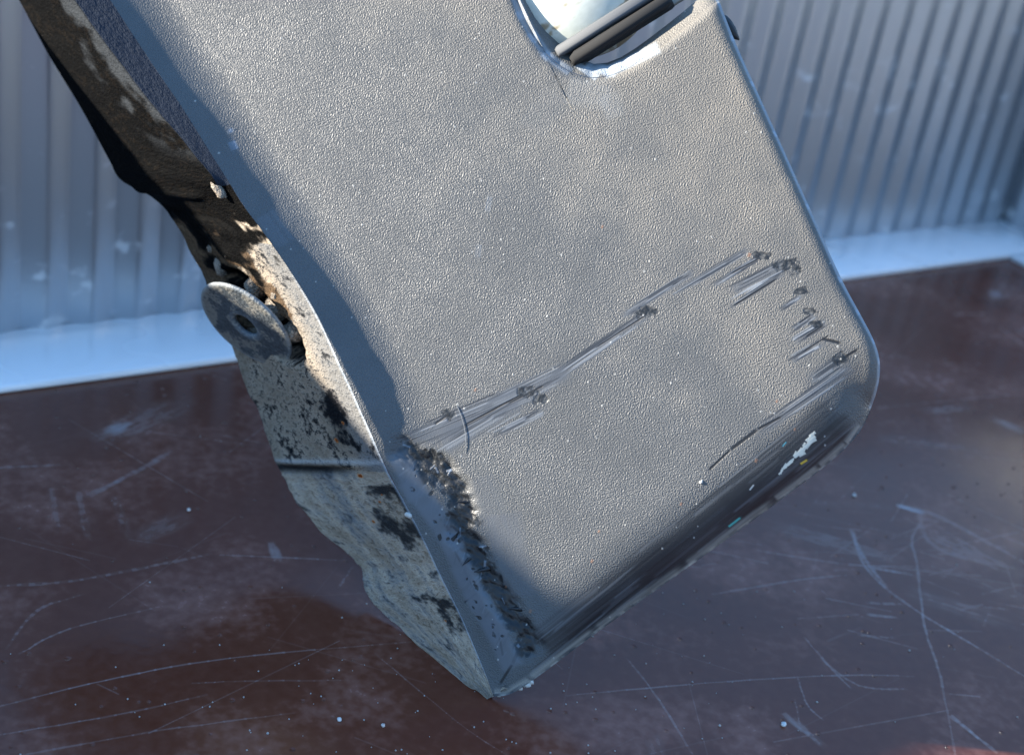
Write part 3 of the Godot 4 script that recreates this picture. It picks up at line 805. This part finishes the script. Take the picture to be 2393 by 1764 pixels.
# ------------------------------------------------------------------ ribbed panels
func rib_mesh(height: float) -> ArrayMesh:   # one fold of the corrugated sheet: x along the panel, z out of it
	var s := Shape.new()
	var prof := []
	for k in 13:
		var x := k / 12.0
		var z := 1.0 - absf(2.0 * x - 1.0)
		z = 0.12 * (0.5 - 0.5 * cos(PI * z)) + 0.88 * z
		prof.append(Vector2(x * PITCH, clampf(z, 0.04, 0.95) * 0.0046))
	var rows := []
	var uvs := []
	for j in 3:
		var row := PackedVector3Array()
		var ur := PackedVector2Array()
		for p in prof:
			row.append(Vector3(p.x, height * j / 2.0, p.y))
			ur.append(Vector2(p.x * 8.0, height * j / 2.0 * 8.0))
		rows.append(row)
		uvs.append(ur)
	s.grid(rows, uvs, true)
	return s.done()

func panel(called: String, label: String, origin: Vector3, turn: float, count: int, rib: Mesh, metal: Material) -> Node3D:
	var o := Node3D.new()
	o.name = called
	add_child(o, true)
	o.position = origin
	o.rotation.y = turn
	tag(o, label, "wall panel")
	for k in count:
		var r := part("rib", rib, metal, o)
		r.position.x = k * PITCH
	var sheet := part("back_sheet", bevel_box(Vector3(count * PITCH, WALL_H, 0.02), 0.002), metal, o)
	sheet.position = Vector3(count * PITCH / 2, 0, -0.011)
	var cap := part("top_cap", bevel_box(Vector3(count * PITCH, 0.0035, 0.034), 0.001), metal, o)
	cap.position = Vector3(count * PITCH / 2, WALL_H + 0.0005, -0.011)
	return o

func _ready() -> void:
	rng.seed = 7
	noise.seed = 5
	noise.frequency = 0.01
	noise.noise_type = FastNoiseLite.TYPE_SIMPLEX_SMOOTH
	# ---- camera, sky, sun, exposure
	var cam := Camera3D.new()
	cam.name = "camera"
	add_child(cam)
	var lens := CameraAttributesPhysical.new()
	lens.frustum_focal_length = 47.0
	lens.frustum_near = 0.02
	lens.frustum_far = 400.0
	lens.frustum_focus_distance = 0.625
	lens.exposure_aperture = 8.0
	cam.attributes = lens
	cam.transform = Transform3D(Basis(Vector3(0.98480775, 0.15472166, -0.07883462), Vector3(-0.17364818, 0.87747013, -0.44709336), Vector3(0, 0.4539905, 0.89100652)), Vector3(0, 0.41862, 0))
	cam.current = true
	var we := WorldEnvironment.new()
	we.name = "environment"
	var env := Environment.new()
	env.background_mode = Environment.BG_SKY
	var sm := ProceduralSkyMaterial.new()
	sm.sky_top_color = Color(0.40, 0.61, 0.86)
	sm.sky_horizon_color = Color(0.75, 0.87, 0.96)
	sm.sky_curve = 0.22
	sm.ground_bottom_color = Color(0.42, 0.38, 0.33)
	sm.ground_horizon_color = Color(0.62, 0.60, 0.58)
	sm.sky_energy_multiplier = 0.76
	env.sky = Sky.new()
	env.sky.sky_material = sm
	env.tonemap_mode = Environment.TONE_MAPPER_LINEAR
	env.tonemap_exposure = 3.5
	env.sdfgi_enabled = true
	env.ssao_enabled = true
	env.ssil_enabled = true
	we.environment = env
	add_child(we)
	var sun := DirectionalLight3D.new()
	sun.name = "sun"
	sun.light_energy = 1.6
	sun.light_color = Color(1.0, 0.965, 0.91)
	sun.light_angular_distance = 0.9
	sun.shadow_enabled = true
	add_child(sun)
	sun.basis = Basis.looking_at(-sun_from.normalized(), Vector3.UP)

	# ---- the setting: ground outside, deck, panels, rails
	var pm := PlaneMesh.new()
	pm.size = Vector2(300, 300)
	var go := part("ground", pm, plain(0.27, 0.265, 0.26, 0.9), self)
	go.position.y = -0.9
	tag(go, "pale bare ground around the deck", "", "", "structure")
	var deck_shape := Shape.new()
	var rows := []
	var uvs := []
	for j in 3:
		var row := PackedVector3Array()
		var ur := PackedVector2Array()
		for i in 3:
			var p := Vector2(-1.2 + (CORNER + 1.2) * i / 2.0, 2.0 * j / 2.0)
			row.append(on_deck(p))
			ur.append(p / DECK_TILE)
		rows.append(row)
		uvs.append(ur)
	deck_shape.grid(rows, uvs, true)
	var deck := part("floor", deck_shape.done(), paint_deck(), self)
	tag(deck, "brown scratched phenolic plywood deck under the bumper end", "", "", "structure")
	var slab := part("floor_slab", bevel_box(Vector3(CORNER + 1.2, 0.03, 2.0), 0.002), plain(0.10, 0.06, 0.04, 0.8), self)
	slab.position = on_deck(Vector2((CORNER - 1.2) / 2, 1.0), -0.034)
	slab.rotation.y = atan2(-WALL_T.z, WALL_T.x)
	tag(slab, "plywood thickness under the brown deck film", "", "", "structure")
	var metal := plain(0.50, 0.53, 0.56, 0.34, 0.9)
	var brushed := noise_bytes(256, 256, 0.03, 3, 61, FastNoiseLite.TYPE_SIMPLEX_SMOOTH, true)
	var brush_tex := tex(brushed, 256, 256, Image.FORMAT_L8)
	metal.roughness = 0.33
	var spots := noise_bytes(512, 512, 0.035, 3, 62, FastNoiseLite.TYPE_SIMPLEX_SMOOTH, true)
	var wide := noise_bytes(512, 512, 0.008, 3, 63, FastNoiseLite.TYPE_SIMPLEX_SMOOTH, true)
	var metal_map := PackedByteArray()
	var metal_rgb := PackedByteArray()
	for k in spots.size():
		var dust := smooth(0.76, 0.92, spots[k] / 255.0 * 0.75 + wide[k] / 255.0 * 0.35)
		metal_map.append(int(255.0 * (1.0 - dust * 0.9)))
		metal_rgb.append_array(PackedByteArray([int(176 + dust * 40.0), int(180 + dust * 38.0), int(184 + dust * 34.0)]))
	metal.albedo_color = Color.WHITE
	metal.albedo_texture = tex(metal_rgb, 512, 512, Image.FORMAT_RGB8)
	metal.metallic_texture = tex(metal_map, 512, 512, Image.FORMAT_L8)
	metal.uv1_triplanar = true
	metal.uv1_world_triplanar = true
	metal.uv1_scale = Vector3(2.3, 2.3, 2.3)
	metal.roughness = 0.36
	var rib := rib_mesh(WALL_H)
	var yaw := atan2(-WALL_T.z, WALL_T.x)
	var left_ribs := 76
	panel("ribbed_panel", "blue-grey ribbed metal wall panel standing behind the leaning bumper end", on_deck(Vector2(CORNER - left_ribs * PITCH, 0), 0.003), yaw, left_ribs, rib, metal)
	panel("ribbed_panel", "ribbed metal side panel turning the corner at the right end of the rail", on_deck(Vector2(CORNER, 0.0), 0.003), yaw - PI / 2, 60, rib, metal)
	var rail_metal := plain(0.92, 0.93, 0.93, 0.42, 0.1)
	rail_metal.roughness_texture = brush_tex
	rail_metal.roughness = 0.75
	var rail := part("floor_rail", bevel_box(Vector3(CORNER + 1.2, 0.0045, 0.064), 0.001), rail_metal, self)
	rail.position = on_deck(Vector2((CORNER - 1.2) / 2, 0.0325), 0.0005)
	rail.rotation.y = yaw
	tag(rail, "pale flat aluminium rail along the foot of the back panel", "rail")
	var rail2 := part("floor_rail", bevel_box(Vector3(1.5, 0.0045, 0.064), 0.001), rail_metal, self)
	rail2.position = on_deck(Vector2(CORNER - 0.0325, 0.066 + 0.75), 0.0005)
	rail2.rotation.y = yaw - PI / 2
	tag(rail2, "pale aluminium rail along the foot of the side panel, right of the corner", "rail")

	# ---- the bumper end
	var bumper := Node3D.new()
	bumper.name = "bumper_end"
	add_child(bumper, true)
	bumper.transform = Transform3D(Basis(Vector3(0.7534, 0.64338, -0.13584), Vector3(-0.62612, 0.63876, -0.44716), Vector3(-0.20093, 0.42195, 0.88408)), Vector3(0.015669, 0.0016878, -0.50953))
	tag(bumper, "scuffed grey grained plastic car bumper end propped on its lower corner", "bumper")
	var face := paint_face()
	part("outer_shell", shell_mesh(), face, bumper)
	var fine_right := resample(RIGHT, 160)
	var fine_bottom := resample(BOTTOM, 160)
	var fine_top := resample(TOP, 200)
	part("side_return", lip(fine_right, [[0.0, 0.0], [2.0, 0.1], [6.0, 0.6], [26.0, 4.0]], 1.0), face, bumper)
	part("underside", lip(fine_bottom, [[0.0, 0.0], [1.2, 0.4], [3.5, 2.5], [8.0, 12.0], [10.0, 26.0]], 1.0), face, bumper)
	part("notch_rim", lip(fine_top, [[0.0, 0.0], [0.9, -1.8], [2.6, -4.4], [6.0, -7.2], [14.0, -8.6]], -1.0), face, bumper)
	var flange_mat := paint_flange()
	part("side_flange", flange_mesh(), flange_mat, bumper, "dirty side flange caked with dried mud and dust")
	# the washer on the flange
	var washer := part("washer", washer_mesh(25.5, 6.4, 1.8), paint_washer(), bumper)
	washer.transform = Transform3D(Basis(Vector3(0.36319, -0.9079, -0.20931), Vector3(0.64193, 0.081012, 0.76247), Vector3(-0.67529, -0.41128, 0.61223)), Vector3(-0.023453, 0.20324, -0.016))
	# clods of mud around it
	var clod_mat := plain(0.24, 0.215, 0.19, 0.95)
	clod_mat.heightmap_enabled = true
	clod_mat.heightmap_texture = tex(noise_bytes(256, 256, 0.06, 4, 71), 256, 256, Image.FORMAT_L8)
	clod_mat.heightmap_scale = 0.08
	var clod_tex := PackedByteArray()
	var cn := noise_bytes(256, 256, 0.05, 4, 72)
	for k in cn.size():
		var c := cn[k] / 255.0
		clod_tex.append_array(PackedByteArray([int(90 + c * 110), int(84 + c * 100), int(78 + c * 84)]))
	clod_mat.albedo_color = Color.WHITE
	clod_mat.albedo_texture = tex(clod_tex, 256, 256, Image.FORMAT_RGB8)
	for p in [[8.35, 0.54, Vector3(7, 6, 5), 1], [8.85, 0.44, Vector3(7, 9, 6), 2], [9.35, 0.38, Vector3(5, 6, 5), 3], [7.9, 0.74, Vector3(6, 5, 3), 4], [7.7, 0.55, Vector3(4, 3, 2.6), 5], [7.55, 0.72, Vector3(3, 2.4, 2), 6], [8.5, 0.28, Vector3(3.4, 2.6, 2.2), 7], [5.25, 0.28, Vector3(2.6, 6.4, 2.4), 8]]:
		var clod := part("mud_clod", lump(p[2] * 0.001, 0.35, p[3]), clod_mat, bumper)
		clod.position = (flange_point(p[0], p[1]) + flange_normal(p[0], p[1]) * (-0.8 if p[3] > 3 else -5.5)) * 0.001
		clod.rotation = Vector3(p[3] * 0.7, p[3] * 1.3, p[3] * 0.4) if p[3] != 8 else Vector3(0, 0, 0.05)
	# grit sitting on the corner line and along the lower edge
	var grit_mat := plain(0.55, 0.53, 0.48, 0.8)
	for p in [[Vector2(6.6, 88.2), -0.8, 1.3], [Vector2(14.0, 174.6), 6.0, 1.5], [Vector2(15.2, 179.4), 6.0, 0.9], [Vector2(16.1, -1.3), -5.0, 1.4], [Vector2(12.5, -1.1), -5.0, 1.2], [Vector2(18.5, -1.2), -5.0, 1.0], [Vector2(175.6, 21.4), -14.0, 1.5], [Vector2(126.6, 39.0), 0.0, 0.7], [Vector2(134.3, 16.5), -13.0, 1.0]]:
		var crumb := part("grit_crumb", lump(Vector3(1.0, 1.3, 0.8) * p[2] * 0.001, 0.5, int(p[2] * 13), 7, 9), grit_mat, bumper)
		crumb.position = m3(p[0].x, p[0].y, p[1])
		crumb.rotation.z = p[2] * 3.0
	# flakes torn out of the plastic
	var flake_mat := plain(0.022, 0.023, 0.025, 0.55)
	var pale_flake := plain(0.16, 0.175, 0.19, 0.5)
	for k in 12:
		var at := Vector2.ZERO
		var size := rng.randf_range(0.8, 2.6)
		if k < 12:
			var t := rng.randf() * (TORN_LINE.size() - 1.001)
			at = TORN_LINE[int(t)].lerp(TORN_LINE[int(t) + 1], t - int(t)) + Vector2(rng.randfn(0.0, 3.2), rng.randf_range(-2, 2))
			size = rng.randf_range(1.2, 4.2)
		else:
			at = [Vector2(142.9, 112.9), Vector2(203.3, 99.6), Vector2(202.9, 87.9), Vector2(79.7, 109.3), Vector2(202.1, 55.9), Vector2(44.9, 117.1), Vector2(202.1, 77.9), Vector2(196.6, 109.3)][k % 8] + Vector2(rng.randf_range(-2, 2), rng.randf_range(-1.5, 1.5))
		var flake := Shape.new()
		var r0 := PackedVector3Array()
		var r1 := PackedVector3Array()
		var r2 := PackedVector3Array()
		for q in 4:
			var w := size * (0.35 - 0.1 * q) * 0.001
			var curl := pow(q / 3.0, 2.0) * rng.randf_range(0.4, 1.0) * size * 0.001
			r0.append(Vector3(-w + rng.randf_range(-0.1, 0.1) * 0.001, q * size * 0.0006, curl * 0.6))
			r1.append(Vector3(0, q * size * 0.0006, curl * 0.6 + 0.00025))
			r2.append(Vector3(w, q * size * 0.0006, curl * 0.6))
		var z := PackedVector2Array([Vector2(0, 0), Vector2(0, 1), Vector2(0, 2), Vector2(0, 3)])
		flake.grid([r0, r1, r2, r0], [z, z, z, z])
		var o := part("torn_flake", flake.done(), flake_mat, bumper)
		o.position = m3(at.x, at.y, relief(at) - 0.3)
		o.rotation = Vector3(rng.randf_range(-0.3, 0.5), rng.randf_range(-0.4, 0.4), rng.randf() * TAU)
	# a thread of plastic curling over the scratches
	var thread := PackedVector3Array()
	for q in [[Vector2(49.7, 119.4), 0.2], [Vector2(49.8, 118.2), 0.4], [Vector2(49.4, 114.5), 0.5], [Vector2(48.5, 110.5), 0.5], [Vector2(47.0, 106.2), 0.5], [Vector2(44.9, 102.1), 0.4], [Vector2(42.7, 99.5), 0.3]]:
		thread.append(m3(q[0].x, q[0].y, q[1]))
	part("plastic_thread", tube(thread, 0.00019, 6), pale_flake, bumper)
	# the white fitting in the notch, its bar and rubber strip
	var white := plain(0.78, 0.79, 0.74, 0.55)
	white.albedo_texture = white_texture()
	white.albedo_color = Color.WHITE
	var fit := part("white_fitting", lump(Vector3(0.034, 0.036, 0.017), 0.02, 3, 30, 40), white, bumper)
	fit.position = Vector3(0.18677, 0.25907, -0.017)
	var bar_dir := Vector3(0.99997, 0.007321, 3.4348e-16)
	var bar_x := Basis(bar_dir, Vector3(0, 0, 1).cross(bar_dir).normalized(), Vector3(0, 0, 1))
	var bar := part("seal_bar", bevel_box(Vector3(0.052, 0.0046, 0.010), 0.001), plain(0.085, 0.09, 0.095, 0.7), fit)
	bar.transform = Transform3D(bar_x, Vector3(0.18953, 0.22969, -0.007) - fit.position)
	var rubber := part("rubber_seal", bevel_box(Vector3(0.050, 0.0052, 0.010), 0.0016), plain(0.008, 0.008, 0.008, 0.85), fit)
	rubber.transform = Transform3D(bar_x, Vector3(0.19228, 0.22296, -0.006) - fit.position)
	var plate := part("mount_plate", bevel_box(Vector3(0.052, 0.017, 0.003), 0.001), plain(0.26, 0.23, 0.19, 0.7), fit)
	plate.transform = Transform3D(bar_x, Vector3(0.19883, 0.22428, -0.012) - fit.position)
	var tab := part("rubber_tab", lump(Vector3(0.0022, 0.0068, 0.003), 0.2, 9), plain(0.012, 0.012, 0.013, 0.5), bumper)
	tab.position = Vector3(0.23259, 0.20294, -0.009)
	tab.rotation.z = 0.07

	# ---- grit on the deck
	var grains := MultiMesh.new()
	grains.transform_format = MultiMesh.TRANSFORM_3D
	grains.mesh = lump(Vector3.ONE, 0.4, 21, 6, 8)
	grains.instance_count = 300
	for k in grains.instance_count:
		var p := Vector2(rng.randf_range(-0.25, 0.75), rng.randf_range(0.10, 0.62))
		if k % 2:
			p = Vector2(0.0851, 0.3862) + Vector2(rng.randfn(0, 0.09), rng.randfn(0, 0.04))
		var r := rng.randf_range(0.00018, 0.00042) * (1.5 if k % 17 == 0 else 1.0)
		grains.set_instance_transform(k, Transform3D(Basis.from_euler(Vector3(k, k * 2.0, k * 3.0)).scaled(Vector3.ONE * r), on_deck(p, r * 0.6)))
	var gm := MultiMeshInstance3D.new()
	gm.name = "fine_grit"
	gm.multimesh = grains
	gm.material_override = plain(0.42, 0.38, 0.34, 0.7)
	add_child(gm, true)
	tag(gm, "fine pale grit scattered over the brown deck", "grit", "", "stuff")
	for g in [[Vector2(0.0359, 0.3715), 0.0010, "white grit grain on the deck, left of the reflection of the bumper's lower corner"], [Vector2(0.2190, 0.4497), 0.0013, "largest white grit grain, low on the right part of the deck"], [Vector2(0.3988, 0.3118), 0.0011, "lone round grain on the deck near the bumper's rounded right corner"], [Vector2(0.0354, 0.2041), 0.0010, "pinkish grain on the left of the deck, level with the flange crease"], [Vector2(0.0513, 0.3817), 0.0009, "small pink grain beside the white one, below the bumper's corner"]]:
		var o := part("grit_grain", lump(Vector3(1.0, 0.8, 1.1) * g[1], 0.35, int(g[1] * 20000), 8, 10), plain(0.60, 0.52, 0.46, 0.6) if "pink" in g[2] else plain(0.66, 0.65, 0.62, 0.6), self)
		o.position = on_deck(g[0], g[1] * 0.6)
		tag(o, g[2], "grit", "single grains lying on the deck")

func white_texture() -> ImageTexture:
	var n := 256
	var n1 := noise_bytes(n, n, 0.02, 4, 81)
	var n2 := noise_bytes(n, n, 0.12, 3, 82)
	var rgb := PackedByteArray()
	rgb.resize(n * n * 3)
	for i in n * n:
		var a := n1[i] / 255.0 - 0.5
		var b := n2[i] / 255.0 - 0.5
		var y := (i / n) / float(n)
		var c := Vector3(198, 201, 188) + Vector3.ONE * (b * 14.0 + a * 30.0)
		c = c.lerp(Vector3(120, 98, 66), smooth(0.0, 0.25, a + b * 0.4 + smooth(0.62, 0.8, y) * 0.5 - 0.2) * 0.7)
		for k in 3:
			rgb[i * 3 + k] = int(clampf(c[k], 0, 245))
	return tex(rgb, n, n, Image.FORMAT_RGB8)
